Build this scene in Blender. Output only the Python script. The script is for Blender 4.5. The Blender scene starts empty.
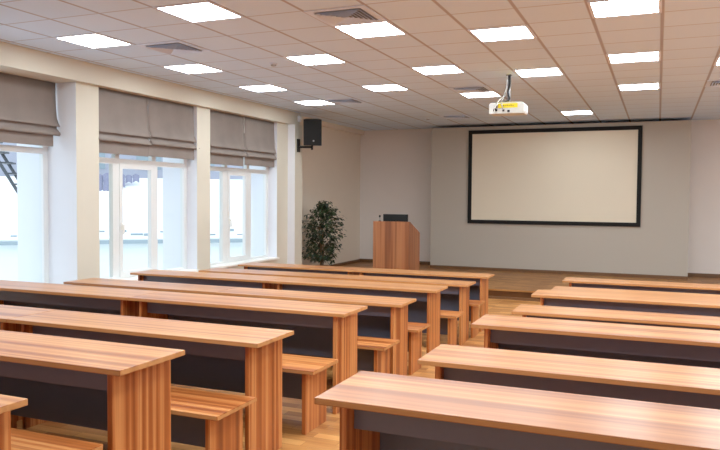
import bpy, bmesh, math, random
from mathutils import Vector, Matrix
random.seed(7)
PI = math.pi
scene = bpy.context.scene
COL = scene.collection
scene.view_settings.view_transform = 'Standard'
scene.view_settings.look = 'None'
scene.view_settings.exposure = -0.02
scene.view_settings.gamma = 1.11
scene.cycles.use_denoising = True
scene.cycles.max_bounces = 8
scene.cycles.diffuse_bounces = 5
scene.cycles.transparent_max_bounces = 16
scene.cycles.sample_clamp_indirect = 6.0
scene.cycles.caustics_reflective = False
scene.cycles.caustics_refractive = False

# ------------------------------------------------------------------ materials
def srgb(r, g, b):
    def f(c):
        c /= 255.0
        return c / 12.92 if c <= 0.04045 else ((c + 0.055) / 1.055) ** 2.4
    return (f(r), f(g), f(b), 1.0)

def new_mat(name):
    m = bpy.data.materials.new(name); m.use_nodes = True
    nt = m.node_tree
    b = nt.nodes['Principled BSDF']
    return m, nt, b

def N(nt, t, **kw):
    n = nt.nodes.new(t)
    for k, v in kw.items():
        setattr(n, k, v)
    return n

def math_node(nt, op, a, b=None, c=None):
    n = N(nt, 'ShaderNodeMath', operation=op)
    for i, v in enumerate((a, b, c)):
        if v is None: continue
        if isinstance(v, (int, float)): n.inputs[i].default_value = v
        else: nt.links.new(v, n.inputs[i])
    return n.outputs[0]

def plain(name, col, rough=0.6, metal=0.0, noise=0.0, nscale=20.0, bump=0.0):
    m, nt, b = new_mat(name)
    b.inputs['Roughness'].default_value = rough
    b.inputs['Metallic'].default_value = metal
    tc = N(nt, 'ShaderNodeTexCoord')
    nz = N(nt, 'ShaderNodeTexNoise'); nz.inputs['Scale'].default_value = nscale; nz.inputs['Detail'].default_value = 4
    nt.links.new(tc.outputs['Object'], nz.inputs['Vector'])
    mx = N(nt, 'ShaderNodeMix', data_type='RGBA', blend_type='MULTIPLY')
    mx.inputs[0].default_value = noise
    mx.inputs[6].default_value = col
    nt.links.new(nz.outputs['Fac'], mx.inputs[7])
    # keep mean brightness
    hv = N(nt, 'ShaderNodeHueSaturation'); hv.inputs['Value'].default_value = 1.0 + noise * 0.6
    nt.links.new(mx.outputs[2], hv.inputs['Color'])
    nt.links.new(hv.outputs['Color'], b.inputs['Base Color'])
    if bump > 0:
        bp = N(nt, 'ShaderNodeBump'); bp.inputs['Strength'].default_value = bump; bp.inputs['Distance'].default_value = 0.01
        nt.links.new(nz.outputs['Fac'], bp.inputs['Height']); nt.links.new(bp.outputs[0], b.inputs['Normal'])
    return m

def wood(name, axis, stops, rough=0.3, spread=9.0, coat=0.0):
    """laminate with long stripes running along axis (0 x, 1 y, 2 z)"""
    m, nt, b = new_mat(name)
    tc = N(nt, 'ShaderNodeTexCoord'); oi = N(nt, 'ShaderNodeObjectInfo')
    off = N(nt, 'ShaderNodeVectorMath', operation='SCALE'); off.inputs[0].default_value = (7.3, 11.1, 5.7)
    nt.links.new(oi.outputs['Random'], off.inputs['Scale'])
    add = N(nt, 'ShaderNodeVectorMath', operation='ADD')
    nt.links.new(tc.outputs['Object'], add.inputs[0]); nt.links.new(off.outputs[0], add.inputs[1])
    def stripes(sc, lng, detail):
        mp = N(nt, 'ShaderNodeMapping')
        s = [sc] * 3; s[axis] = lng
        mp.inputs['Scale'].default_value = s
        nt.links.new(add.outputs[0], mp.inputs['Vector'])
        nz = N(nt, 'ShaderNodeTexNoise'); nz.inputs['Scale'].default_value = 1.0
        nz.inputs['Detail'].default_value = detail; nz.inputs['Roughness'].default_value = 0.55
        nt.links.new(mp.outputs[0], nz.inputs['Vector'])
        return nz.outputs['Fac']
    a = stripes(spread * 1.7, 0.2, 1.0); c = stripes(spread * 6, 0.7, 1.5)
    v = math_node(nt, 'ADD', math_node(nt, 'MULTIPLY', a, 0.78), math_node(nt, 'MULTIPLY', c, 0.22))
    cr = N(nt, 'ShaderNodeValToRGB')
    el = cr.color_ramp.elements
    while len(el) < len(stops): el.new(0.5)
    for e, (p, col) in zip(el, stops):
        e.position = p; e.color = col
    nt.links.new(v, cr.inputs[0])
    nt.links.new(cr.outputs[0], b.inputs['Base Color'])
    b.inputs['Roughness'].default_value = rough
    if coat: b.inputs['Coat Weight'].default_value = coat; b.inputs['Coat Roughness'].default_value = 0.12
    return m

W_STOPS = [(0.34, srgb(140, 78, 42)), (0.43, srgb(166, 101, 56)), (0.50, srgb(181, 119, 69)), (0.56, srgb(199, 142, 88)), (0.66, srgb(162, 95, 50))]
V_STOPS = [(0.34, srgb(128, 62, 24)), (0.43, srgb(160, 86, 38)), (0.50, srgb(182, 107, 54)), (0.56, srgb(206, 138, 80)), (0.64, srgb(154, 80, 34))]
M_top = wood('wood_lengthwise', 0, W_STOPS, rough=0.30)
E_STOPS = [(0.35, srgb(176, 118, 66)), (0.5, srgb(196, 138, 84)), (0.65, srgb(184, 126, 72))]
M_edge = wood('wood_edge_band', 0, E_STOPS, rough=0.4)
M_side = wood('wood_upright', 2, V_STOPS, rough=0.38)
M_seat = wood('wood_bench_seat', 0, V_STOPS, rough=0.33)
L_STOPS = [(0.30, srgb(112, 62, 34)), (0.42, srgb(138, 80, 45)), (0.50, srgb(160, 98, 60)), (0.58, srgb(172, 110, 68)), (0.70, srgb(126, 72, 40))]
M_lect = wood('wood_lectern', 2, L_STOPS, rough=0.4, spread=5.0)
M_dark = plain('anthracite_board', srgb(92, 98, 116), 0.45, noise=0.1)
M_apron = plain('grey_apron', srgb(100, 102, 120), 0.32, noise=0.1)
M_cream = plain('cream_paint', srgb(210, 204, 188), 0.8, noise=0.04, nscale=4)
M_reveal = plain('cool_white_lit_reveal', srgb(226, 228, 236), 0.75, noise=0.03, nscale=4)  # bluish white: window light tinted into the pillar sides; also the sensor housing
M_wall = plain('light_grey_paint', srgb(228, 220, 214), 0.85, noise=0.04, nscale=3)
M_bounce = plain('bounce_white_paint', srgb(238, 240, 244), 0.85, noise=0.03, nscale=3)  # white given to the unseen walls so they bounce more light
M_wall_l = plain('beige_paint', srgb(226, 212, 194), 0.85, noise=0.04, nscale=3)
M_black = plain('black_plastic', srgb(8, 8, 9), 0.75, noise=0.1)
M_frame = plain('black_velvet', srgb(6, 6, 7), 0.9)
M_pole = plain('dull_grey_metal', srgb(120, 120, 124), 0.6, metal=0.3)
M_proj = plain('projector_shell', srgb(206, 206, 200), 0.5)
M_white = plain('white_plastic', srgb(240, 238, 232), 0.4)
M_pvc = plain('white_window_frame', srgb(224, 227, 228), 0.4)
M_metal = plain('grey_metal', srgb(150, 150, 152), 0.35, metal=0.8)
M_base = plain('brown_baseboard', srgb(104, 68, 36), 0.5, noise=0.3, nscale=8)
M_screen = plain('screen_cloth', srgb(226, 215, 194), 0.9, noise=0.03, nscale=2)
M_yellow = plain('yellow_sticker', srgb(232, 208, 20), 0.6)
M_red = plain('brown_ink', srgb(140, 112, 16), 0.6)
M_silver = plain('silver_badge', srgb(210, 210, 210), 0.3, metal=0.6)
M_soil = plain('soil', srgb(50, 38, 28), 0.9, noise=0.5)
M_pot = plain('clay_pot', srgb(110, 70, 48), 0.6, noise=0.2)
M_bark = plain('bark', srgb(112, 88, 62), 0.85, noise=0.4, nscale=30)
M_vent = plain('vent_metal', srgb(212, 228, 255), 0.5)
M_ventdark = plain('vent_shadow', srgb(128, 130, 140), 0.8)
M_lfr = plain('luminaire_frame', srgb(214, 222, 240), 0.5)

def panel_cloth():
    m, nt, b = new_mat('woven_wallpaper')
    tc = N(nt, 'ShaderNodeTexCoord')
    w1 = N(nt, 'ShaderNodeTexWave', bands_direction='X'); w1.inputs['Scale'].default_value = 18; w1.inputs['Distortion'].default_value = 1.5
    w2 = N(nt, 'ShaderNodeTexWave', bands_direction='Z'); w2.inputs['Scale'].default_value = 18; w2.inputs['Distortion'].default_value = 1.5
    nt.links.new(tc.outputs['Object'], w1.inputs['Vector']); nt.links.new(tc.outputs['Object'], w2.inputs['Vector'])
    v = math_node(nt, 'MULTIPLY', math_node(nt, 'ADD', w1.outputs['Fac'], w2.outputs['Fac']), 0.5)
    cr = N(nt, 'ShaderNodeValToRGB')
    cr.color_ramp.elements[0].color = srgb(176, 168, 156); cr.color_ramp.elements[1].color = srgb(183, 175, 164)
    nt.links.new(v, cr.inputs[0]); nt.links.new(cr.outputs[0], b.inputs['Base Color'])
    b.inputs['Roughness'].default_value = 0.85
    return m
M_panel = panel_cloth()

GX, GY = -0.6036, 6.412      # ceiling grid origin
def ceiling_mat():
    m, nt, b = new_mat('ceiling_tiles')
    tc = N(nt, 'ShaderNodeTexCoord'); sp = N(nt, 'ShaderNodeSeparateXYZ')
    nt.links.new(tc.outputs['Object'], sp.inputs[0])
    def line(o, org, w):
        u = math_node(nt, 'DIVIDE', math_node(nt, 'SUBTRACT', o, org), 0.6)
        fr = math_node(nt, 'FRACT', math_node(nt, 'ADD', u, 100.5))
        d = math_node(nt, 'ABSOLUTE', math_node(nt, 'SUBTRACT', fr, 0.5))
        mr = N(nt, 'ShaderNodeMapRange'); mr.inputs[1].default_value = w * 0.7 / 0.6; mr.inputs[2].default_value = w * 1.3 / 0.6
        mr.inputs[3].default_value = 1.0; mr.inputs[4].default_value = 0.0
        nt.links.new(d, mr.inputs[0]); return mr.outputs[0], u
    lx, ux = line(sp.outputs[0], GX, 0.016); ly, uy = line(sp.outputs[1], GY, 0.010)
    ly = math_node(nt, 'MULTIPLY', ly, 0.75)
    ln = math_node(nt, 'MAXIMUM', lx, ly)
    # small tone difference from tile to tile
    cmb = N(nt, 'ShaderNodeCombineXYZ')
    nt.links.new(math_node(nt, 'FLOOR', math_node(nt, 'ADD', ux, 0.0)), cmb.inputs[0]); nt.links.new(math_node(nt, 'FLOOR', uy), cmb.inputs[1])
    wn = N(nt, 'ShaderNodeTexWhiteNoise'); nt.links.new(cmb.outputs[0], wn.inputs[0])
    nz = N(nt, 'ShaderNodeTexNoise'); nz.inputs['Scale'].default_value = 90; nt.links.new(tc.outputs['Object'], nz.inputs['Vector'])
    tone = math_node(nt, 'ADD', 0.95, math_node(nt, 'ADD', math_node(nt, 'MULTIPLY', wn.outputs[0], 0.04), math_node(nt, 'MULTIPLY', nz.outputs[0], 0.05)))
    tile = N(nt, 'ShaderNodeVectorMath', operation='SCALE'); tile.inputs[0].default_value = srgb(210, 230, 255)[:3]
    nt.links.new(tone, tile.inputs['Scale'])
    mx = N(nt, 'ShaderNodeMix', data_type='RGBA'); nt.links.new(ln, mx.inputs[0])
    nt.links.new(tile.outputs[0], mx.inputs[6]); mx.inputs[7].default_value = srgb(166, 164, 176)
    nt.links.new(mx.outputs[2], b.inputs['Base Color']); b.inputs['Roughness'].default_value = 0.9
    return m
M_ceil = ceiling_mat()

def parquet(name, dark=1.0):
    m, nt, b = new_mat(name)
    tc = N(nt, 'ShaderNodeTexCoord')
    br = N(nt, 'ShaderNodeTexBrick'); br.offset = 0.5
    br.inputs['Scale'].default_value = 1.0; br.inputs['Brick Width'].default_value = 0.42; br.inputs['Row Height'].default_value = 0.09
    br.inputs['Mortar Size'].default_value = 0.0012; br.inputs['Mortar Smooth'].default_value = 0.2; br.inputs['Bias'].default_value = 0.0
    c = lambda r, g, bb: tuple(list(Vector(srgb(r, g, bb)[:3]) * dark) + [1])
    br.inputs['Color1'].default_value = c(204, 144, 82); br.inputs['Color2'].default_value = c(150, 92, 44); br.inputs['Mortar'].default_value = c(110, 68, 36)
    nt.links.new(tc.outputs['Object'], br.inputs['Vector'])
    mp = N(nt, 'ShaderNodeMapping'); mp.inputs['Scale'].default_value = (2.5, 40, 2.5)
    nt.links.new(tc.outputs['Object'], mp.inputs[0])
    nz = N(nt, 'ShaderNodeTexNoise'); nz.inputs['Scale'].default_value = 1.0; nz.inputs['Detail'].default_value = 4
    nt.links.new(mp.outputs[0], nz.inputs[0])
    mx = N(nt, 'ShaderNodeMix', data_type='RGBA', blend_type='SOFT_LIGHT'); mx.inputs[0].default_value = 0.5
    nt.links.new(br.outputs[0], mx.inputs[6]); nt.links.new(nz.outputs[0], mx.inputs[7])
    nt.links.new(mx.outputs[2], b.inputs['Base Color']); b.inputs['Roughness'].default_value = 0.42; b.inputs['Specular IOR Level'].default_value = 0.22
    return m
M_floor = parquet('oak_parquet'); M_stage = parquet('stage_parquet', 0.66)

def fabric():
    m, nt, b = new_mat('taupe_fabric')
    tc = N(nt, 'ShaderNodeTexCoord')
    nz = N(nt, 'ShaderNodeTexNoise'); nz.inputs['Scale'].default_value = 220; nt.links.new(tc.outputs['Object'], nz.inputs[0])
    n2 = N(nt, 'ShaderNodeTexNoise'); n2.inputs['Scale'].default_value = 3; nt.links.new(tc.outputs['Object'], n2.inputs[0])
    v = math_node(nt, 'ADD', math_node(nt, 'MULTIPLY', nz.outputs[0], 0.5), math_node(nt, 'MULTIPLY', n2.outputs[0], 0.5))
    cr = N(nt, 'ShaderNodeValToRGB'); cr.color_ramp.elements[0].position = 0.3; cr.color_ramp.elements[1].position = 0.7
    cr.color_ramp.elements[0].color = srgb(118, 108, 102); cr.color_ramp.elements[1].color = srgb(138, 127, 120)
    nt.links.new(v, cr.inputs[0]); nt.links.new(cr.outputs[0], b.inputs['Base Color'])
    b.inputs['Roughness'].default_value = 0.9
    return m
M_fab = fabric()

def glass():
    m = bpy.data.materials.new('window_glass'); m.use_nodes = True; nt = m.node_tree; nt.nodes.clear()
    out = N(nt, 'ShaderNodeOutputMaterial'); tr = N(nt, 'ShaderNodeBsdfTransparent'); gl = N(nt, 'ShaderNodeBsdfGlossy')
    tr.inputs[0].default_value = (0.93, 0.98, 1.0, 1); gl.inputs['Roughness'].default_value = 0.02
    lw = N(nt, 'ShaderNodeLayerWeight'); lw.inputs[0].default_value = 0.5
    mx = N(nt, 'ShaderNodeMixShader')
    nt.links.new(math_node(nt, 'MULTIPLY_ADD', math_node(nt, 'POWER', lw.outputs['Facing'], 5.0), 0.5, 0.025), mx.inputs[0]); nt.links.new(tr.outputs[0], mx.inputs[1]); nt.links.new(gl.outputs[0], mx.inputs[2])
    nt.links.new(mx.outputs[0], out.inputs[0]); return m
M_glass = glass()

def emit(name, col, s):
    m, nt, b = new_mat(name)
    b.inputs['Base Color'].default_value = (0.9, 0.9, 0.9, 1)
    b.inputs['Emission Color'].default_value = col; b.inputs['Emission Strength'].default_value = s
    return m
M_diff = emit('lit_diffuser', (0.89, 0.97, 1.0, 1), 24.0)

def leaf_mat():
    m, nt, b = new_mat('ficus_leaf')
    g = N(nt, 'ShaderNodeNewGeometry'); cr = N(nt, 'ShaderNodeValToRGB')
    el = cr.color_ramp.elements; el[0].color = srgb(16, 30, 18); el[1].color = srgb(66, 88, 50)
    e = el.new(0.6); e.color = srgb(27, 48, 28)
    nt.links.new(g.outputs['Random Per Island'], cr.inputs[0]); nt.links.new(cr.outputs[0], b.inputs['Base Color'])
    b.inputs['Roughness'].default_value = 0.4
    return m
M_leaf = leaf_mat()
# outside
M_snow = plain('snow', srgb(250, 251, 253), 0.9, noise=0.02, nscale=1)
M_cyan = plain('pale_blue_render', srgb(230, 236, 236), 0.9, noise=0.03, nscale=1)
M_violet = plain('violet_grey_facade', srgb(176, 176, 190), 0.9, noise=0.1, nscale=1)
M_tile = plain('slate_roof_tile', srgb(128, 128, 152), 0.7, noise=0.3, nscale=6)
M_ledge = plain('grey_ledge', srgb(150, 164, 172), 0.7, noise=0.1)
M_steel = plain('dark_steel', srgb(62, 66, 72), 0.5, noise=0.1)

# ------------------------------------------------------------------ mesh helpers
def bx(bm, x0, x1, y0, y1, z0, z1, mi=0):
    v = [bm.verts.new(p) for p in ((x0,y0,z0),(x1,y0,z0),(x1,y1,z0),(x0,y1,z0),(x0,y0,z1),(x1,y0,z1),(x1,y1,z1),(x0,y1,z1))]
    for f in ((0,3,2,1),(4,5,6,7),(0,1,5,4),(1,2,6,5),(2,3,7,6),(3,0,4,7)):
        fc = bm.faces.new([v[i] for i in f]); fc.material_index = mi
    return v

def prism(bm, pts, axis, a, b, mi=0):
    """extrude a 2-D polygon along axis between a and b; pts in the other two axes' order"""
    def mk(p, t):
        q = list(p); q.insert(axis, t); return bm.verts.new(q)
    A = [mk(p, a) for p in pts]; B = [mk(p, b) for p in pts]; n = len(pts)
    for i in range(n):
        f = bm.faces.new((A[i], A[(i+1) % n], B[(i+1) % n], B[i])); f.material_index = mi
    f = bm.faces.new(list(reversed(A))); f.material_index = mi
    f = bm.faces.new(B); f.material_index = mi

def tube(bm, pts, rads, seg=8):
    pts = [Vector(p) for p in pts]
    if isinstance(rads, (int, float)): rads = [rads] * len(pts)
    rings = []
    for i, p in enumerate(pts):
        t = (pts[min(i+1, len(pts)-1)] - pts[max(i-1, 0)]).normalized()
        up = Vector((0,0,1)) if abs(t.z) < 0.9 else Vector((1,0,0))
        u = t.cross(up).normalized(); w = t.cross(u)
        rings.append([bm.verts.new(p + (u*math.cos(2*PI*k/seg) + w*math.sin(2*PI*k/seg)) * rads[i]) for k in range(seg)])
    for a, b in zip(rings, rings[1:]):
        for k in range(seg): bm.faces.new((a[k], a[(k+1)%seg], b[(k+1)%seg], b[k]))
    bm.faces.new(list(reversed(rings[0]))); bm.faces.new(rings[-1])

def lathe(bm, prof, seg=24, cx=0, cy=0):
    rings = []
    for r, z in prof:
        rings.append([bm.verts.new((cx + r*math.cos(2*PI*k/seg), cy + r*math.sin(2*PI*k/seg), z)) for k in range(seg)])
    for a, b in zip(rings, rings[1:]):
        for k in range(seg): bm.faces.new((a[k], a[(k+1)%seg], b[(k+1)%seg], b[k]))
    bm.faces.new(list(reversed(rings[0]))); bm.faces.new(rings[-1])

def obj(name, bm, mats, parent=None, bevel=0.0, smooth=False, loc=None):
    if bevel > 0:
        bmesh.ops.bevel(bm, geom=list(bm.edges), offset=bevel, segments=2, profile=0.7, affect='EDGES', clamp_overlap=True)
    bmesh.ops.recalc_face_normals(bm, faces=bm.faces)
    me = bpy.data.meshes.new(name); bm.to_mesh(me); bm.free()
    if smooth:
        for p in me.polygons: p.use_smooth = True
    for m in (mats if isinstance(mats, (list, tuple)) else [mats]): me.materials.append(m)
    o = bpy.data.objects.new(name, me); COL.objects.link(o)
    if parent: o.parent = parent
    if loc: o.location = loc
    return o

def box_obj(name, dims, mat, parent=None, bevel=0.002):
    bm = bmesh.new(); bx(bm, *dims); return obj(name, bm, mat, parent, bevel)

def slab_obj(name, dims, mat, parent):
    bm = bmesh.new(); bx(bm, *dims)
    bmesh.ops.recalc_face_normals(bm, faces=bm.faces)
    for f in bm.faces:
        if abs(f.normal.z) < 0.5: f.material_index = 1
    return obj(name, bm, [mat, M_edge], parent, 0.003)

def tag(o, label, cat, group=None):
    o['label'] = label; o['category'] = cat
    if group: o['group'] = group
    return o

def thing(name, label, cat, loc=(0,0,0), rotz=0, group=None):
    o = bpy.data.objects.new(name, None); COL.objects.link(o); o.empty_display_size = 0.1
    o.location = loc; o.rotation_euler = (0, 0, rotz)
    return tag(o, label, cat, group)

def struct(o):
    o['kind'] = 'structure'; return o

def copy_tree(o, parent=None):
    c = o.copy(); COL.objects.link(c)
    if parent: c.parent = parent
    for ch in [x for x in bpy.data.objects if x.parent == o]:
        copy_tree(ch, c)
    return c

# ------------------------------------------------------------------ setting
CZ = 3.507                     # ceiling
ZT = [0.0, 0.111, 0.222, 0.333]   # terraces, front to rear
XL, XR, YB, YF = -7.0, 4.4, -1.8, 16.75
# terraced floor: each level steps down towards the stage
bm = bmesh.new()
bx(bm, -7.4, XR, YB, 2.97, -0.3, ZT[3]); bx(bm, -7.4, XR, 2.97, 5.30, -0.3, ZT[2])
bx(bm, -7.4, XR, 5.30, 7.80, -0.3, ZT[1]); bx(bm, -7.4, XR, 7.80, 17.2, -0.3, ZT[0])
struct(obj('floor', bm, M_floor))
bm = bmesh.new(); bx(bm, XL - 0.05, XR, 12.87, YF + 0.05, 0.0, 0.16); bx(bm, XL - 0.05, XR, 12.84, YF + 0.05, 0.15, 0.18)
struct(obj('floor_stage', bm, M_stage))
struct(box_obj('trim_1', (XL, XR, 12.845, 12.87, 0.0, 0.045), M_base, bevel=0))
bm = bmesh.new(); bx(bm, -7.4, XR + 0.2, YB, YF + 0.4, CZ, CZ + 0.15); struct(obj('ceiling', bm, M_ceil))
struct(box_obj('wall_back', (-7.4, XR + 0.2, YF, YF + 0.2, -0.3, CZ), M_wall, bevel=0))
struct(box_obj('wall_panel', (-4.925, 0.59, 16.1, YF, 0.18, 3.445), M_panel, bevel=0))
struct(box_obj('wall_right', (XR, XR + 0.2, YB, YF, -0.3, CZ), M_bounce, bevel=0))
struct(box_obj('wall_rear', (-7.4, XR + 0.2, YB - 0.2, YB, -0.3, CZ), M_bounce, bevel=0))
bm = bmesh.new(); bx(bm, XL, -4.925, YF - 0.018, YF, 0.18, 0.26); bx(bm, 0.59, XR, YF - 0.018, YF, 0.18, 0.26)
bx(bm, -4.925, 0.59, 16.085, 16.1, 0.18, 0.245)
struct(obj('baseboard_back', bm, M_base))
struct(box_obj('baseboard_left', (XL, XL + 0.018, 12.9, YF - 0.018, 0.18, 0.25), M_base, bevel=0))

# left wall: sill wall, pillars, beam and the plain stage end
PF = -6.78
bm = bmesh.new()
bx(bm, -7.4, PF, YB, 4.35, -0.3, CZ)                  # plain part beside the camera
bx(bm, -7.4, PF, 4.35, 12.81, -0.3, 0.62)             # wall under the sills
bx(bm, -7.8, PF, 6.94, 7.335, 0.62, 3.25)             # pillars
bx(bm, -7.45, PF, 9.49, 9.85, 0.62, 3.25)
bx(bm, -7.4, PF, 12.07, 12.81, 0.62, 3.25)
bx(bm, -6.8, -6.62, 12.5, 12.81, -0.3, 3.25)          # pilaster
for f in bm.faces:
    c = f.calc_center_median()
    if abs(f.normal.y) > 0: pass
bmesh.ops.recalc_face_normals(bm, faces=bm.faces)
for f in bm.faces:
    if f.normal.y < -0.5: f.material_index = 1  # sides facing the camera get the colour that imitates window light
struct(obj('wall_left', bm, [M_cream, M_reveal]))
struct(box_obj('wall_left_stage', (-7.4, XL, 12.81, YF, -0.3, CZ), M_wall_l, bevel=0))
struct(box_obj('trim_2', (-7.4, -6.70, 4.35, 12.85, 3.25, CZ), M_cream, bevel=0.004))     # window beam
struct(box_obj('trim_3', (XL, -6.9, 12.85, YF, 3.40, CZ), M_wall_l, bevel=0.003))         # cornice

# windows --------------------------------------------------------------
def window(n, X, ys, zb, zt, z_top, with_sill=True):
    """ys: y of frame start, (left pane), (middle sash), (right pane), end"""
    w = bpy.data.objects.new('window_%d' % n, None); COL.objects.link(w); struct(w)
    w.location = (X, ys[0], zb)
    def part(name, bm, m, bevel=0, parent=w):
        for v in bm.verts: v.co -= Vector(w.location)
        return obj(name, bm, m, parent, bevel)
    x0, x1 = X - 0.07, X
    a, b, c, d, e, f, g, h = ys           # a..b frame, b..c pane, c..d mullion, d..e pane, e..f mullion, f..g pane, g..h frame
    bm = bmesh.new()
    bx(bm, x0, x1, a, b, zb, z_top); bx(bm, x0, x1, g, h, zb, z_top)
    bx(bm, x0, x1, b, g, zb, zb + 0.07)
    bx(bm, x0, x1, b, g, zt, zt + 0.075)
    bx(bm, x0, x1, b, g, z_top - 0.06, z_top)
    bx(bm, x0, x1, c, d - 0.06, zb + 0.07, zt); bx(bm, x0, x1, e + 0.06, f, zb + 0.07, zt)
    bx(bm, x0, x1, (c + d) / 2 - 0.04, (c + d) / 2 + 0.04, zt + 0.075, z_top - 0.06); bx(bm, x0, x1, (e + f) / 2 - 0.04, (e + f) / 2 + 0.04, zt + 0.075, z_top - 0.06)
    part('window_frame', bm, M_pvc)
    bm = bmesh.new()                       # opening sash
    xs0, xs1 = X - 0.055, X + 0.012
    bx(bm, xs0, xs1, d - 0.06, d, zb + 0.06, zt + 0.01); bx(bm, xs0, xs1, e, e + 0.06, zb + 0.06, zt + 0.01)
    bx(bm, xs0, xs1, d, e, zb + 0.06, zb + 0.13); bx(bm, xs0, xs1, d, e, zt - 0.06, zt + 0.01)
    sash = part('opening_sash', bm, M_pvc)
    bm = bmesh.new()
    zm = zb + 0.47 * (zt - zb)
    bx(bm, xs1, xs1 + 0.012, d - 0.045, d - 0.015, zm - 0.05, zm + 0.05)
    bx(bm, xs1 + 0.012, xs1 + 0.045, d - 0.04, d - 0.02, zm + 0.01, zm + 0.03)
    bx(bm, xs1 + 0.035, xs1 + 0.05, d - 0.042, d - 0.018, zm - 0.11, zm + 0.03)
    hd = part('handle', bm, M_white, 0, sash)
    bm = bmesh.new()
    xm = X - 0.035
    def pane(y0, y1, z0, z1):
        v = [bm.verts.new(p) for p in ((xm, y0, z0), (xm, y1, z0), (xm, y1, z1), (xm, y0, z1))]; bm.faces.new(v)
    pane(b, c, zb + 0.07, zt); pane(d, e, zb + 0.13, zt - 0.06); pane(f, g, zb + 0.07, zt); pane(b, g, zt + 0.075, z_top - 0.06)
    part('pane', bm, M_glass)
    if with_sill:
        bm = bmesh.new(); bx(bm, X - 0.02, PF + 0.06, a, h, 0.62, 0.655); part('window_sill', bm, M_white, 0.006)
    return w
window(1, -7.26, (4.35, 4.42, 5.05, 5.20, 5.85, 5.99, 6.865, 6.94), 0.62, 2.35, 3.25)
window(2, -6.97, (7.335, 7.42, 7.80, 7.985, 8.595, 8.755, 9.405, 9.49), 0.62, 2.265, 3.25)
window(3, -6.97, (9.85, 9.95, 10.50, 10.713, 11.224, 11.43, 11.98, 12.07), 0.62, 2.255, 3.25)

# ------------------------------------------------------------------ desks and benches
DL, DW, DH, ST = 1.970, 0.45, 0.758, 0.025
def make_desk(label, group):
    t = thing('student_desk', label, 'desk', group=group)
    h = DL / 2
    slab_obj('tabletop', (-h, h, -DW/2, DW/2, DH - ST, DH), M_top, t)
    for s in (-1, 1):
        x = s * (h - 0.082)
        a, b = sorted((x, x - s * 0.028))
        box_obj('side_panel', (a, b, -DW/2 + 0.045, DW/2 - 0.004, 0.0, DH - ST), M_side, t, 0.0015)
    e = h - 0.11
    box_obj('apron', (-e, e, -DW/2 + 0.115, -DW/2 + 0.133, DH - ST - 0.11, DH - ST), M_apron, t, 0.001)
    box_obj('modesty_panel', (-e, e, DW/2 - 0.06, DW/2 - 0.042, 0.335, DH - ST), M_dark, t, 0.001)
    return t
BW, BH = 0.40, 0.45
def make_bench(label, group):
    t = thing('bench', label, 'bench', group=group)
    h = DL / 2
    slab_obj('seat', (-h, h, -BW/2, BW/2, BH - ST, BH), M_seat, t)
    for s in (-1, 1):
        x = s * (h - 0.082)
        a, b = sorted((x, x - s * 0.028))
        box_obj('side_panel', (a, b, -BW/2 + 0.05, BW/2 - 0.02, 0.0, BH - ST), M_side, t, 0.0015)
    e = h - 0.11
    box_obj('rail_panel', (-e, e, 0.0, 0.018, 0.19, BH - ST), M_dark, t, 0.001)
    return t

ORD = ['front', 'second', 'third', 'fourth', 'fifth', 'sixth', 'seventh', 'eighth']
#  row: terrace, left block desk centre y, left bench centre y, right block desk centre y
ROWS = [
    (0, 9.765, 9.24, 9.81), (0, 8.765, 8.22, 8.74), (1, 7.273, 6.66, 7.42), (1, 6.205, 5.77, 6.285),
    (2, 4.925, 4.40, 4.917), (2, 3.76, 3.33, 3.76), (3, 2.586, 2.12, 2.559), (3, 1.675, None, None)]
LXE = [-2.112, -2.138, -2.09, -2.10, -2.082, -2.112, -2.078, -2.112]      # right ends of the left block rows
RXE = [-1.137, -1.140, -1.150, -1.130, -1.147, -1.145, -1.152, 0]      # left ends of the right block rows
d0 = b0 = None
def rowname(i):
    return 'front row' if i == 0 else ORD[i] + ' row from the front'
for i, (k, yd, yb, yr) in enumerate(ROWS):
    units = []; LX = (LXE[i] - DL * 1.5 - 0.004, LXE[i] - DL / 2); RX = RXE[i] + DL / 2
    if i < 7: units.append((LX[0], yd, 'D', 'window-side half of %s' % rowname(i), 'left'))
    units.append((LX[1], yd, 'D', 'aisle-side half of %s' % rowname(i), 'left'))
    if yb:
        units.append((LX[0], yb, 'B', 'window-side half of %s' % rowname(i), 'left'))
        units.append((LX[1], yb, 'B', 'aisle-side half of %s' % rowname(i), 'left'))
    if yr:
        units.append((RX, yr, 'D', rowname(i), 'right'))
        if i < 6: units.append((RX, yr - DW/2 - BW/2 - 0.03, 'B', rowname(i), 'right'))
    for x, y, kind, where, side in units:
        if kind == 'D':
            lab = 'striped wooden desk, %s, %s of aisle' % (where, side)
            grp = 'desks in the %s block' % side
            if d0 is None: o = d0 = make_desk(lab, grp)
            else: o = copy_tree(d0)
        else:
            lab = 'low wooden bench, %s, %s of aisle' % (where, side)
            grp = 'benches in the %s block' % side
            if b0 is None: o = b0 = make_bench(lab, grp)
            else: o = copy_tree(b0)
        if i == 6 and kind == 'B': x -= 0.055
        if i == 7: x += 0.018
        o.location = (x, y, ZT[k]); o['label'] = lab; o['group'] = grp

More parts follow.
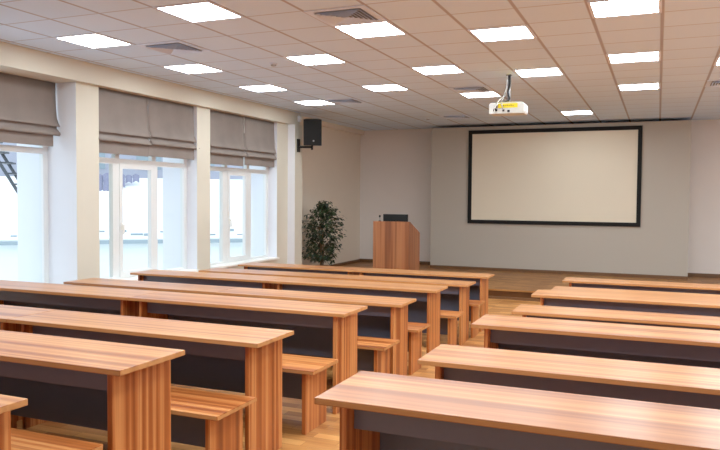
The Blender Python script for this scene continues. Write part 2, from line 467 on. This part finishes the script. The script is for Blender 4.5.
# ------------------------------------------------------------------ roman blinds
def blind(y0, y1, ztop, zf, zb, X, label, hem_in0, hem_in1, inner=True, cord=False):
    t = thing('roman_blind', label, 'blind', (X, (y0 + y1) / 2, zb), group='roman blinds')
    hw = (y1 - y0) / 2
    H = ztop - zb; F = zf - zb         # heights above hem
    # (x out into the room, z): flat cloth, one lapped fold, then a soft bulge tucked behind
    prof = [(0.0, H), (0.004, H - 0.15), (0.006, F + 0.25), (0.016, F + 0.10), (0.040, F + 0.03), (0.056, F), (0.052, F - 0.008), (0.010, F + 0.010),
            (0.014, F - 0.03), (0.040, F - 0.06), (0.062, F - 0.085), (0.066, F - 0.105), (0.054, F - 0.125), (0.016, F - 0.105), (0.004, F - 0.09)]
    bm = bmesh.new(); ny = 14; rows = []
    for j in range(ny + 1):
        u = -1 + 2 * j / ny; rr = []
        for (px, pz) in prof:
            wob = 0.004 * math.sin(j * 1.7 + pz * 9) * (1 if px > 0.003 else 0)
            flare = 0.012 * max(0, (px - 0.012) / 0.04)
            rr.append(bm.verts.new((px + wob, u * (hw - 0.001 + min(flare, 0.012) * (0.0 if (u > 0) == inner else 1.0)), pz)))
        rows.append(rr)
    for a, b in zip(rows, rows[1:]):
        for q in range(len(prof) - 1): bm.faces.new((a[q], b[q], b[q+1], a[q+1]))
    o = obj('fabric_panel', bm, M_fab, t, smooth=True)
    sm = o.modifiers.new('thick', 'SOLIDIFY'); sm.thickness = 0.004
    bm = bmesh.new(); bx(bm, -0.004, 0.010, -hw + hem_in0, hw - hem_in1, 0.0, F - 0.06); obj('hem_panel', bm, M_fab, t, 0.003)
    bm = bmesh.new(); bx(bm, -0.025, -0.001, -hw + 0.01, hw - 0.01, H - 0.035, H); obj('head_rail', bm, M_white, t)
    if cord:
        bm = bmesh.new(); tube(bm, [(0.008, hw - 0.015, H - 0.02), (0.012, hw - 0.015, F + 0.3)], 0.004, 6); obj('cord', bm, M_white, t)
    return t
blind(5.90, 6.925, 3.25, 2.70, 2.44, -7.10, 'taupe roman blind on the nearest window at the left edge', 0.01, 0.055, False)
blind(7.34, 8.389, 3.25, 2.67, 2.39, -6.845, 'taupe roman blind on the middle window, half nearer the camera', 0.01, 0.002)
blind(8.391, 9.555, 3.25, 2.685, 2.40, -6.845, 'taupe roman blind on the middle window, half farther from camera', 0.0, 0.065, False)
blind(9.86, 10.99, 3.25, 2.65, 2.36, -6.845, 'taupe roman blind on the window beside the loudspeaker, half nearer the camera', 0.01, 0.03, True, True)
blind(10.995, 12.13, 3.25, 2.655, 2.385, -6.845, 'taupe roman blind right beside the loudspeaker, half farther from camera', 0.01, 0.03, False)

# ------------------------------------------------------------------ ceiling fittings
def make_light(label):
    t = thing('ceiling_light', label, 'ceiling light', group='square ceiling light panels')
    bm = bmesh.new(); w, i = 0.296, 0.268
    for a in ((-w, w, -w, -i), (-w, w, i, w), (-w, -i, -i, i), (i, w, -i, i)): bx(bm, a[0], a[1], a[2], a[3], -0.006, 0.0)
    obj('frame', bm, M_lfr, t)
    bm = bmesh.new(); bx(bm, -i, i, -i, i, -0.004, -0.001); obj('diffuser', bm, M_diff, t)
    return t
LIGHTS = [(0,0,'A1'),(0,4,'A2'),(0,8,'A3'),(-2,1,'B1'),(-2,5,'B2'),(-2,13,'B3'),(-4,0,'C0'),(-4,4,'C1'),(-4,8,'C2'),
          (-6,-2,'D0'),(-6,2,'D1'),(-6,6,'D2'),(-9,-1,'E0'),(-9,2,'E1'),(-9,5,'E2'),(-9,8,'E3'),(2,5,'F1')]
COLN = {'A': 'in line with the screen right edge', 'B': 'in the line ending above the screen right half',
        'C': 'in the line left of the projector', 'D': 'in the second line from the windows',
        'E': 'in the line nearest the windows', 'F': 'cut by the right edge of the photo'}
NTH = ['nearest the camera', 'second from the camera', 'third from the camera', 'farthest from the camera']
TOT = {'A': 3, 'B': 3, 'C': 3, 'D': 3, 'E': 4, 'F': 1}
l0 = None
for (ci, cj, nm) in LIGHTS:
    c = nm[0]; idx = int(nm[1]) - (1 if c in 'AB' else 0)
    if c == 'F': lab = 'lit square ceiling light panel ' + COLN[c]
    else:
        nth = 'farthest from the camera' if idx == TOT[c] - 1 else NTH[idx]
        lab = 'ceiling light panel %s, %s' % (nth, COLN[c])
    if l0 is None: o = l0 = make_light(lab)
    else: o = copy_tree(l0)
    o['label'] = lab
    dy = 0.04 if c == 'B' else 0
    o.location = (GX + 0.6 * (ci + 0.5), GY + 0.6 * (cj + 0.5) + dy, CZ)

def make_vent(label):
    t = thing('ceiling_vent', label, 'vent', group='square ceiling vents')
    bm = bmesh.new(); w, i = 0.295, 0.235
    for a in ((-w, w, -w, -i), (-w, w, i, w), (-w, -i, -i, i), (i, w, -i, i)): bx(bm, a[0], a[1], a[2], a[3], -0.008, 0.0)
    obj('frame', bm, M_vent, t)
    bm = bmesh.new(); bx(bm, -i, i, -i, i, -0.003, -0.001); obj('backing', bm, M_ventdark, t)
    # four-way louvre: sloping blades, each quarter throws its own way
    for q in range(4):
        bm = bmesh.new(); ca, sa = math.cos(q * PI / 2), math.sin(q * PI / 2)
        for k in range(6):
            r = 0.225 - k * 0.037
            pts = [(-r, -r, -0.026), (r, -r, -0.026), (r - 0.024, -r + 0.024, -0.006), (-r + 0.024, -r + 0.024, -0.006)]
            v = [bm.verts.new((x * ca - y * sa, x * sa + y * ca, z)) for x, y, z in pts]; bm.faces.new(v)
        o = obj('louvre', bm, M_vent, t)
        sm = o.modifiers.new('thick', 'SOLIDIFY'); sm.thickness = 0.002
    return t
v0 = None
for (ci, cj, lab) in ((-4, -1, 'largest square louvred ceiling vent near the top edge of the photo'),
                      (-8, 0, 'square louvred ceiling vent between two light panels near the windows'),
                      (-8, 8, 'square louvred ceiling vent above the loudspeaker'),
                      (-4, 7, 'square louvred ceiling vent left of the projector beside a light panel'),
                      (2, 8, 'square louvred ceiling vent at the right edge of the photo'),
                      (-6, 13, 'square ceiling vent near the front wall above the lectern')):
    if v0 is None: o = v0 = make_vent(lab)
    else: o = copy_tree(v0)
    o['label'] = lab; o.location = (GX + 0.6 * (ci + 0.5), GY + 0.6 * (cj + 0.5), CZ)
for x, y, lab in ((-4.525, 7.957, 'small round white smoke detector on the ceiling near the window lights'), (-4.528, 14.523, 'small round white smoke detector on the ceiling near the front wall')):
    t = thing('smoke_detector', lab, 'smoke detector', (x, y, CZ), group='smoke detectors')
    bm = bmesh.new(); lathe(bm, [(0.05, 0.0), (0.05, -0.012), (0.046, -0.016)], 20); obj('base', bm, M_lfr, t)
    bm = bmesh.new(); lathe(bm, [(0.036, -0.016), (0.034, -0.03), (0.02, -0.036)], 20); obj('sensor_head', bm, M_metal, t)

# ------------------------------------------------------------------ projector
t = thing('projector', 'white projector with yellow label hanging from the ceiling on a pole', 'projector', (-1.912, 9.8, 2.968))
PW, PD, PH = 0.235, 0.15, 0.148
bm = bmesh.new()
prism(bm, [(-PW, 0.0), (PW - 0.01, 0.0), (PW, 0.02), (PW, PH - 0.03), (PW - 0.03, PH), (-PW + 0.02, PH), (-PW, PH - 0.02)], 1, -PD, PD)
obj('body', bm, M_proj, t, 0.006)
bm = bmesh.new(); bx(bm, -0.115, 0.15, -PD - 0.002, -PD + 0.001, PH - 0.075, PH - 0.015); lb = obj('yellow_label', bm, M_yellow, t); lb['label'] = 'yellow sticker with small print'
bm = bmesh.new()
for k in range(7): bx(bm, -0.075 + k * 0.026, -0.057 + k * 0.026, -PD - 0.0035, -PD - 0.002, PH - 0.05, PH - 0.04 + 0.006 * (k % 2))
obj('small_print', bm, M_red, lb)
bm = bmesh.new(); bx(bm, -0.11, 0.12, -PD - 0.002, -0.02, PH - 0.001, PH + 0.002); obj('top_label', bm, M_yellow, t)
for px, pz, w in ((-0.15, 0.045, 0.028), (-0.04, 0.04, 0.014), (0.03, 0.03, 0.016)):
    bm = bmesh.new(); bx(bm, px - w, px + w, -PD - 0.004, -PD, pz - 0.014, pz + 0.014); obj('port', bm, M_black, t)
bm = bmesh.new()
for k in range(5): bx(bm, PW - 0.001, PW + 0.002, -0.10 + k * 0.04, -0.08 + k * 0.04, 0.035, 0.10)
obj('side_grille', bm, M_lfr, t)
bm = bmesh.new(); tube(bm, [(0.05, PD - 0.01, 0.075), (0.05, PD + 0.05, 0.075)], 0.045, 20); obj('lens', bm, M_black, t)
bm = bmesh.new(); tube(bm, [(0.0, 0.0, PH), (0.0, 0.0, 0.537)], 0.016, 12); tube(bm, [(0.0, 0.0, PH), (0.0, 0.0, PH + 0.2)], 0.022, 12)
bx(bm, -0.09, 0.09, -0.07, 0.07, PH, PH + 0.018); obj('ceiling_pole', bm, M_pole, t)
bm = bmesh.new(); bx(bm, -0.035, 0.035, -0.035, 0.035, 0.525, 0.537); obj('ceiling_plate', bm, M_pole, t)
def cable(pts, r, m, lab):
    bm = bmesh.new()
    P = [Vector(p) for p in pts]; out = []
    for i in range(len(P) - 1):
        p0, p1, p2, p3 = P[max(i-1, 0)], P[i], P[i+1], P[min(i+2, len(P)-1)]
        for s in range(5):
            u = s / 5; out.append(0.5 * ((2*p1) + (p2-p0)*u + (2*p0-5*p1+4*p2-p3)*u*u + (3*p1-p0-3*p2+p3)*u**3))
    out.append(P[-1]); tube(bm, out, r, 6); o = obj('cable', bm, m, t, smooth=True); o['label'] = lab
cable([(0.016, -0.024, 0.53), (0.022, -0.03, 0.40), (0.0, -0.036, 0.30), (0.02, -0.04, 0.2), (-0.03, -0.06, PH + 0.02), (-0.12, -0.14, 0.14), (-0.15, -PD - 0.02, 0.05)], 0.013, M_black, 'black cable')
cable([(-0.02, -0.02, 0.53), (-0.024, -0.03, 0.38), (-0.06, -0.03, 0.25), (-0.12, -0.06, 0.19), (-0.12, -PD - 0.012, 0.13), (-0.145, -PD - 0.03, 0.08), (-0.16, -PD - 0.01, 0.03)], 0.007, M_white, 'white cable')
cable([(-0.01, -0.03, 0.5), (-0.03, -0.04, 0.3), (-0.07, -0.08, 0.19), (-0.06, -PD - 0.012, 0.12), (-0.04, -PD - 0.02, 0.04)], 0.006, M_metal, 'grey cable')

# ------------------------------------------------------------------ projection screen
t = thing('projection_screen', 'wide projection screen in a black frame on the front wall', 'screen', (-2.186, 16.1, 1.245))
bm = bmesh.new(); w, hh, b = 1.85, 2.12, 0.085
for a in ((-w, w, 0, b), (-w, w, hh - b, hh), (-w, -w + b, b, hh - b), (w - b, w, b, hh - b)): bx(bm, a[0], a[1], -0.04, 0.0, a[2], a[3])
obj('frame', bm, M_frame, t)
bm = bmesh.new(); bx(bm, -w + b, w - b, -0.022, -0.012, b, hh - b); obj('screen_surface', bm, M_screen, t)

# ------------------------------------------------------------------ lectern, monitor, microphone
t = thing('lectern', 'striped wooden lectern with a sloping top on the stage', 'lectern', (-4.89, 13.3, 0.18))
w, D = 0.38, 0.69
bm = bmesh.new(); bx(bm, -w, w, 0, 0.025, 0, 1.168); obj('front_panel', bm, M_lect, t, 0.002)
for s in (-1, 1):
    bm = bmesh.new(); a, b = sorted((s * w, s * (w - 0.025)))
    prism(bm, [(0.025, 0.0), (D, 0.0), (D, 0.925), (0.06, 1.168), (0.025, 1.168)], 0, a, b); obj('side_panel', bm, M_lect, t)
bm = bmesh.new(); prism(bm, [(0.10, 1.045), (D, 0.80), (D, 0.825), (0.10, 1.07)], 0, -w + 0.025, w - 0.025); obj('sloped_top', bm, M_lect, t)
bm = bmesh.new(); bx(bm, -w + 0.025, w - 0.025, 0.025, 0.10, 1.143, 1.163); obj('top_ledge', bm, M_lect, t)
bm = bmesh.new(); bx(bm, -w + 0.025, w - 0.025, 0.10, D - 0.05, 0.40, 0.425); obj('shelf', bm, M_lect, t)
t = thing('monitor', 'black monitor standing on the lectern seen from behind', 'monitor', (-4.90, 13.58, 1.168))
bm = bmesh.new(); bx(bm, -0.265, 0.265, 0.0, 0.03, 0.05, 0.318); obj('casing', bm, M_black, t, 0.008)
bm = bmesh.new(); bx(bm, -0.25, 0.25, 0.03, 0.032, 0.07, 0.30); obj('display', bm, M_frame, t)
bm = bmesh.new(); bx(bm, -0.03, 0.03, -0.02, 0.0, -0.01, 0.2); prism(bm, [(-0.05, 0.035), (0.13, -0.035), (0.13, -0.025), (-0.05, 0.045)], 0, -0.11, 0.11)
obj('stand', bm, M_black, t)
t = thing('microphone', 'thin gooseneck microphone with black tip on the lectern left corner', 'microphone', (-5.155, 13.32, 1.168))
t.location = (-5.15, 13.362, 1.345)
bm = bmesh.new(); lathe(bm, [(0.03, 0.0), (0.03, 0.012), (0.012, 0.018)], 16); obj('base', bm, M_black, t)
bm = bmesh.new(); tube(bm, [(0, 0, 0.015), (0, 0.0, 0.05), (0.0, -0.004, 0.085)], 0.006, 8); obj('gooseneck', bm, M_metal, t)
bm = bmesh.new(); tube(bm, [(0.0, -0.002, 0.08), (0.0, -0.004, 0.09), (0.0, -0.008, 0.115), (0.0, -0.010, 0.125)], [0.010, 0.018, 0.018, 0.008], 12); obj('capsule', bm, M_black, t)

# ------------------------------------------------------------------ loudspeaker and sensor
t = thing('loudspeaker', 'black loudspeaker on a wall bracket above the potted plant', 'loudspeaker', (-6.62, 12.62, 2.72))
bm = bmesh.new(); bx(bm, 0.0, 0.03, -0.05, 0.05, -0.01, 0.25); br = obj('wall_bracket', bm, M_black, t, 0.004)
bm = bmesh.new(); tube(bm, [(0.02, 0, 0.09), (0.30, 0.03, 0.085)], 0.022, 10); tube(bm, [(0.30, 0.03, 0.03), (0.30, 0.03, 0.20)], 0.02, 10)
obj('arm', bm, M_black, br)
cab = bpy.data.objects.new('cabinet_pivot', None)
bpy.data.objects.remove(cab)
RM = Matrix.Translation((0.31, 0.03, 0.385)) @ Matrix.Rotation(math.radians(26), 4, 'Z') @ Matrix.Rotation(math.radians(9), 4, 'X')
def sp_obj(name, bm, m, bevel=0):
    bmesh.ops.transform(bm, matrix=RM, verts=bm.verts); return obj(name, bm, m, t, bevel)
bm = bmesh.new(); prism(bm, [(-0.18, -0.15), (0.18, -0.15), (0.13, 0.14), (-0.13, 0.14)], 2, -0.26, 0.25); sp_obj('cabinet', bm, M_black, 0.012)
bm = bmesh.new(); bx(bm, -0.165, 0.165, -0.158, -0.149, -0.245, 0.235); sp_obj('grille', bm, M_frame, 0.004)
bm = bmesh.new(); tube(bm, [(0.02, -0.157, -0.165), (0.02, -0.163, -0.165)], 0.016, 16); sp_obj('badge', bm, M_silver)
t = thing('motion_sensor', 'small white sensor on the wall behind the loudspeaker', 'sensor', (-6.62, 12.73, 3.40))
t.location = (-6.70, 12.79, 3.385)
bm = bmesh.new(); bx(bm, 0.0, 0.05, -0.045, 0.045, -0.06, 0.06); obj('housing', bm, M_reveal, t, 0.012)
bm = bmesh.new(); bmesh.ops.create_uvsphere(bm, u_segments=14, v_segments=8, radius=0.034); bmesh.ops.translate(bm, verts=bm.verts, vec=(0.05, 0, 0.0)); obj('lens', bm, M_white, t, smooth=True)

# ------------------------------------------------------------------ potted ficus
t = thing('potted_ficus', 'bushy green ficus tree in a pot on the stage corner', 'plant', (-6.46, 13.40, 0.18))
bm = bmesh.new(); lathe(bm, [(0.13, 0.0), (0.165, 0.185), (0.18, 0.185), (0.18, 0.21), (0.162, 0.21), (0.157, 0.18)], 28); obj('pot', bm, M_pot, t, smooth=False)
bm = bmesh.new(); lathe(bm, [(0.155, 0.17), (0.152, 0.188), (0.05, 0.194)], 20); obj('soil', bm, M_soil, t)
rnd = random.Random(11)
bm = bmesh.new(); tips = []
for k in range(3):
    a = k * 2.1; tube(bm, [(0.03*math.cos(a), 0.03*math.sin(a), 0.18), (0.035*math.cos(a+.8), 0.035*math.sin(a+.8), 0.55), (0.04*math.cos(a+1.6), 0.04*math.sin(a+1.6), 0.95), (0.05*math.cos(a), 0.05*math.sin(a), 1.25)], [0.016, 0.014, 0.011, 0.006], 7)
# envelope radius by height above the stage; a loose crown, widest in the middle, a thin shoot on top
def env(z):
    pts = [(0.30, 0.26), (0.42, 0.40), (0.62, 0.37), (0.85, 0.42), (1.0, 0.46), (1.18, 0.42), (1.32, 0.31), (1.45, 0.18), (1.58, 0.09)]
    for (a, ra), (b, rb) in zip(pts, pts[1:]):
        if a <= z <= b: return ra + (rb - ra) * (z - a) / (b - a)
    return 0.05
shoots = []
for k in range(88):
    z1 = 0.32 + 1.24 * (k / 88.0) ** 0.95; a = k * 2.4 + rnd.uniform(-.3, .3); r = env(z1) * rnd.uniform(0.6, 1.2)
    z0 = max(0.3, z1 - rnd.uniform(0.1, 0.28))
    base = Vector((0.03*math.cos(a), 0.03*math.sin(a), z0)); tip = Vector((max(r*math.cos(a) + 0.05*(z1 > 1.2), -0.42), r*math.sin(a), z1))
    mid = base.lerp(tip, 0.55) + Vector((0, 0, 0.05))
    tube(bm, [base, mid, tip], [0.006, 0.004, 0.002], 5); shoots.append((base, mid, tip))
obj('trunk', bm, M_bark, t, smooth=True)
bm = bmesh.new()
for base, mid, tip in shoots:
    for q in range(24):
        u = 0.25 + 0.78 * q / 23
        p = base.lerp(mid, u * 2) if u < 0.5 else mid.lerp(tip, (u - 0.5) * 2)
        p = p + Vector((rnd.gauss(0, .03), rnd.gauss(0, .03), rnd.gauss(0, .03)))
        p.x = max(p.x, -0.43); L = rnd.uniform(0.055, 0.095); w = L * 0.27
        d = Vector((tip.x - base.x + rnd.gauss(0, .25), tip.y - base.y + rnd.gauss(0, .25), rnd.uniform(-0.45, 0.1))).normalized()
        s = d.cross(Vector((rnd.gauss(0, .4), rnd.gauss(0, .4), 1))).normalized(); n = s.cross(d)
        P = [p, p + d*L*0.3 + s*w, p + d*L*0.65 + s*w*0.8, p + d*L - n*L*0.12, p + d*L*0.65 - s*w*0.8, p + d*L*0.3 - s*w]
        c1, c2 = p + d*L*0.3 - n*L*0.05, p + d*L*0.65 - n*L*0.07
        v = [bm.verts.new(x) for x in P]; m1, m2 = bm.verts.new(c1), bm.verts.new(c2)
        for f in ((0, 1, 6), (1, 2, 7, 6), (2, 3, 7), (3, 4, 7), (4, 5, 6, 7), (5, 0, 6)):
            bm.faces.new([(v + [m1, m2])[i] for i in f])
me = bpy.data.meshes.new('foliage'); bm.to_mesh(me); bm.free(); me.materials.append(M_leaf)
o = bpy.data.objects.new('foliage', me); COL.objects.link(o); o.parent = t

# ------------------------------------------------------------------ outside the windows
# neighbouring building; local x runs along its front, local y away from us
ANG = math.atan2(0.644, 0.765)
def outside(name, label, cat, s, d, z):
    c = Vector((0.765, 0.644, 0)) * s + Vector((-0.644, 0.765, 0)) * d
    return thing(name, label, cat, (c.x, c.y, z), ANG)
t = outside('neighbouring_building', 'pale blue building outside the windows with a snow covered roof', 'building', 0, 22, -3.0)
bm = bmesh.new(); bx(bm, -9, 6, 0.0, 6.0, 0.0, 3.45); obj('wall', bm, M_cyan, t)
bm = bmesh.new(); bx(bm, -9, 6, -0.25, 0.0, 3.42, 3.52); obj('ledge', bm, M_ledge, t)
bm = bmesh.new(); prism(bm, [(0.0, 3.45), (0.0, 3.56), (5.0, 5.45), (5.0, 5.2)], 0, -9, 6); obj('snow_roof', bm, M_snow, t)
bm = bmesh.new()
rn = random.Random(3)
for k in range(26):
    x = -8.5 + k * 0.55 + rn.uniform(-.2, .2); z = 3.60 + rn.uniform(0, .12)
    bx(bm, x, x + rn.uniform(0.12, 0.4), 0.05 + (z - 3.56) * 2.5, 0.15 + (z - 3.56) * 2.5, z, z + rn.uniform(0.05, 0.09))
obj('snow_guard', bm, M_ledge, t)
t = outside('tiled_roof', 'dark slate tiled roof edge showing through snow outside the middle window', 'roof', -0.85, 25.5, 1.75)
bm = bmesh.new()
for r in range(4):
    for c in range(9):
        if r < int(c * 0.52): continue
        x0 = -0.95 + c * 0.24; y0 = r * 0.22; z0 = 0.0 + r * 0.17 + (0.03 if c % 2 else 0)
        n = 5
        A = [bm.verts.new((x0 + 0.23 * i / n, y0, z0 + 0.06 * math.sin(PI * i / n))) for i in range(n + 1)]
        B = [bm.verts.new((x0 + 0.23 * i / n, y0 + 0.26, z0 + 0.24 + 0.06 * math.sin(PI * i / n))) for i in range(n + 1)]
        for i in range(n): bm.faces.new((A[i], A[i+1], B[i+1], B[i]))
o = obj('tile_course', bm, M_tile, t); sm = o.modifiers.new('thick', 'SOLIDIFY'); sm.thickness = 0.03
t = outside('distant_building', 'violet grey building rising behind the snowy roof outside', 'building', 0, 31, -3.0)
bm = bmesh.new(); bx(bm, -14, 10, 0, 6, 0, 9.5); obj('facade', bm, M_violet, t)
for k in range(9):
    bm = bmesh.new(); x = -11 + k * 2.2; bx(bm, x, x + 1.0, -0.03, 0.02, 5.9, 7.6); f = obj('window', bm, M_ledge, t)
bm = bmesh.new(); bx(bm, -14.3, 10.3, -0.3, 6.3, 9.5, 9.75); obj('roof', bm, M_snow, t)
t = outside('fire_escape_stair', 'dark steel fire escape stair outside the nearest window', 'stair', -3.2, 20, 2.0)
bm = bmesh.new()
obj_parts = []
tube(bm, [(-1.1, 0, 2.4), (0.4, 0, -0.25)], 0.045, 6); obj('stringer', bm, M_steel, t)
bm = bmesh.new(); tube(bm, [(-1.1 + 0.1, 0.7, 2.4), (0.5, 0.7, -0.25)], 0.045, 6); obj('stringer', bm, M_steel, t)
for k in range(9):
    bm = bmesh.new(); u = k / 9; bx(bm, -1.0 + 1.4 * u, -0.75 + 1.4 * u, 0, 0.7, 2.25 - 2.45 * u, 2.29 - 2.45 * u); obj('tread', bm, M_steel, t)
g = bmesh.new(); bx(g, -60, -7.9, -30, 70, -3.3, -3.0); struct(obj('ground', g, M_snow))

# ------------------------------------------------------------------ light
w = bpy.data.worlds.new('overcast_sky'); scene.world = w; w.use_nodes = True
bg = w.node_tree.nodes['Background']; bg.inputs[0].default_value = (0.78, 0.90, 1.0, 1); bg.inputs[1].default_value = 2.0
def lamp(name, x, y, e, size=0.55):
    L = bpy.data.lights.new(name, 'AREA'); L.shape = 'SQUARE'; L.size = size; L.energy = e; L.color = (0.88, 0.965, 1.0)
    o = bpy.data.objects.new(name, L); COL.objects.link(o); o.location = (x, y, CZ - 0.02)
for (ci, cj) in ((0, -4), (0, -8), (-2, -3), (-2, -7), (-4, -4), (-4, -8), (-6, -6), (2, -3), (2, 1), (2, 9), (4, -4), (4, 0), (4, 4), (4, 8), (6, -3), (6, 1), (6, 5), (6, 9)):
    lamp('ceiling_lamp', GX + 0.6 * (ci + 0.5), GY + 0.6 * (cj + 0.5), 33.0)

# ------------------------------------------------------------------ camera
yaw, pitch, roll, f = 0.3957, -0.0393, 0.0073, 713.3
fw = Vector((-math.sin(yaw) * math.cos(pitch), math.cos(yaw) * math.cos(pitch), math.sin(pitch)))
r = Vector((math.cos(yaw), math.sin(yaw), 0)); u = r.cross(fw)
r2 = r * math.cos(roll) + u * math.sin(roll); u2 = u * math.cos(roll) - r * math.sin(roll)
cd = bpy.data.cameras.new('camera'); cam = bpy.data.objects.new('camera', cd); COL.objects.link(cam)
cam.matrix_world = Matrix(((r2.x, u2.x, -fw.x, 0), (r2.y, u2.y, -fw.y, 0), (r2.z, u2.z, -fw.z, 1.83), (0, 0, 0, 1)))
cd.sensor_width = 36.0; cd.lens = 36.0 * f / 720.0; cd.clip_start = 0.05; cd.clip_end = 300
scene.camera = cam
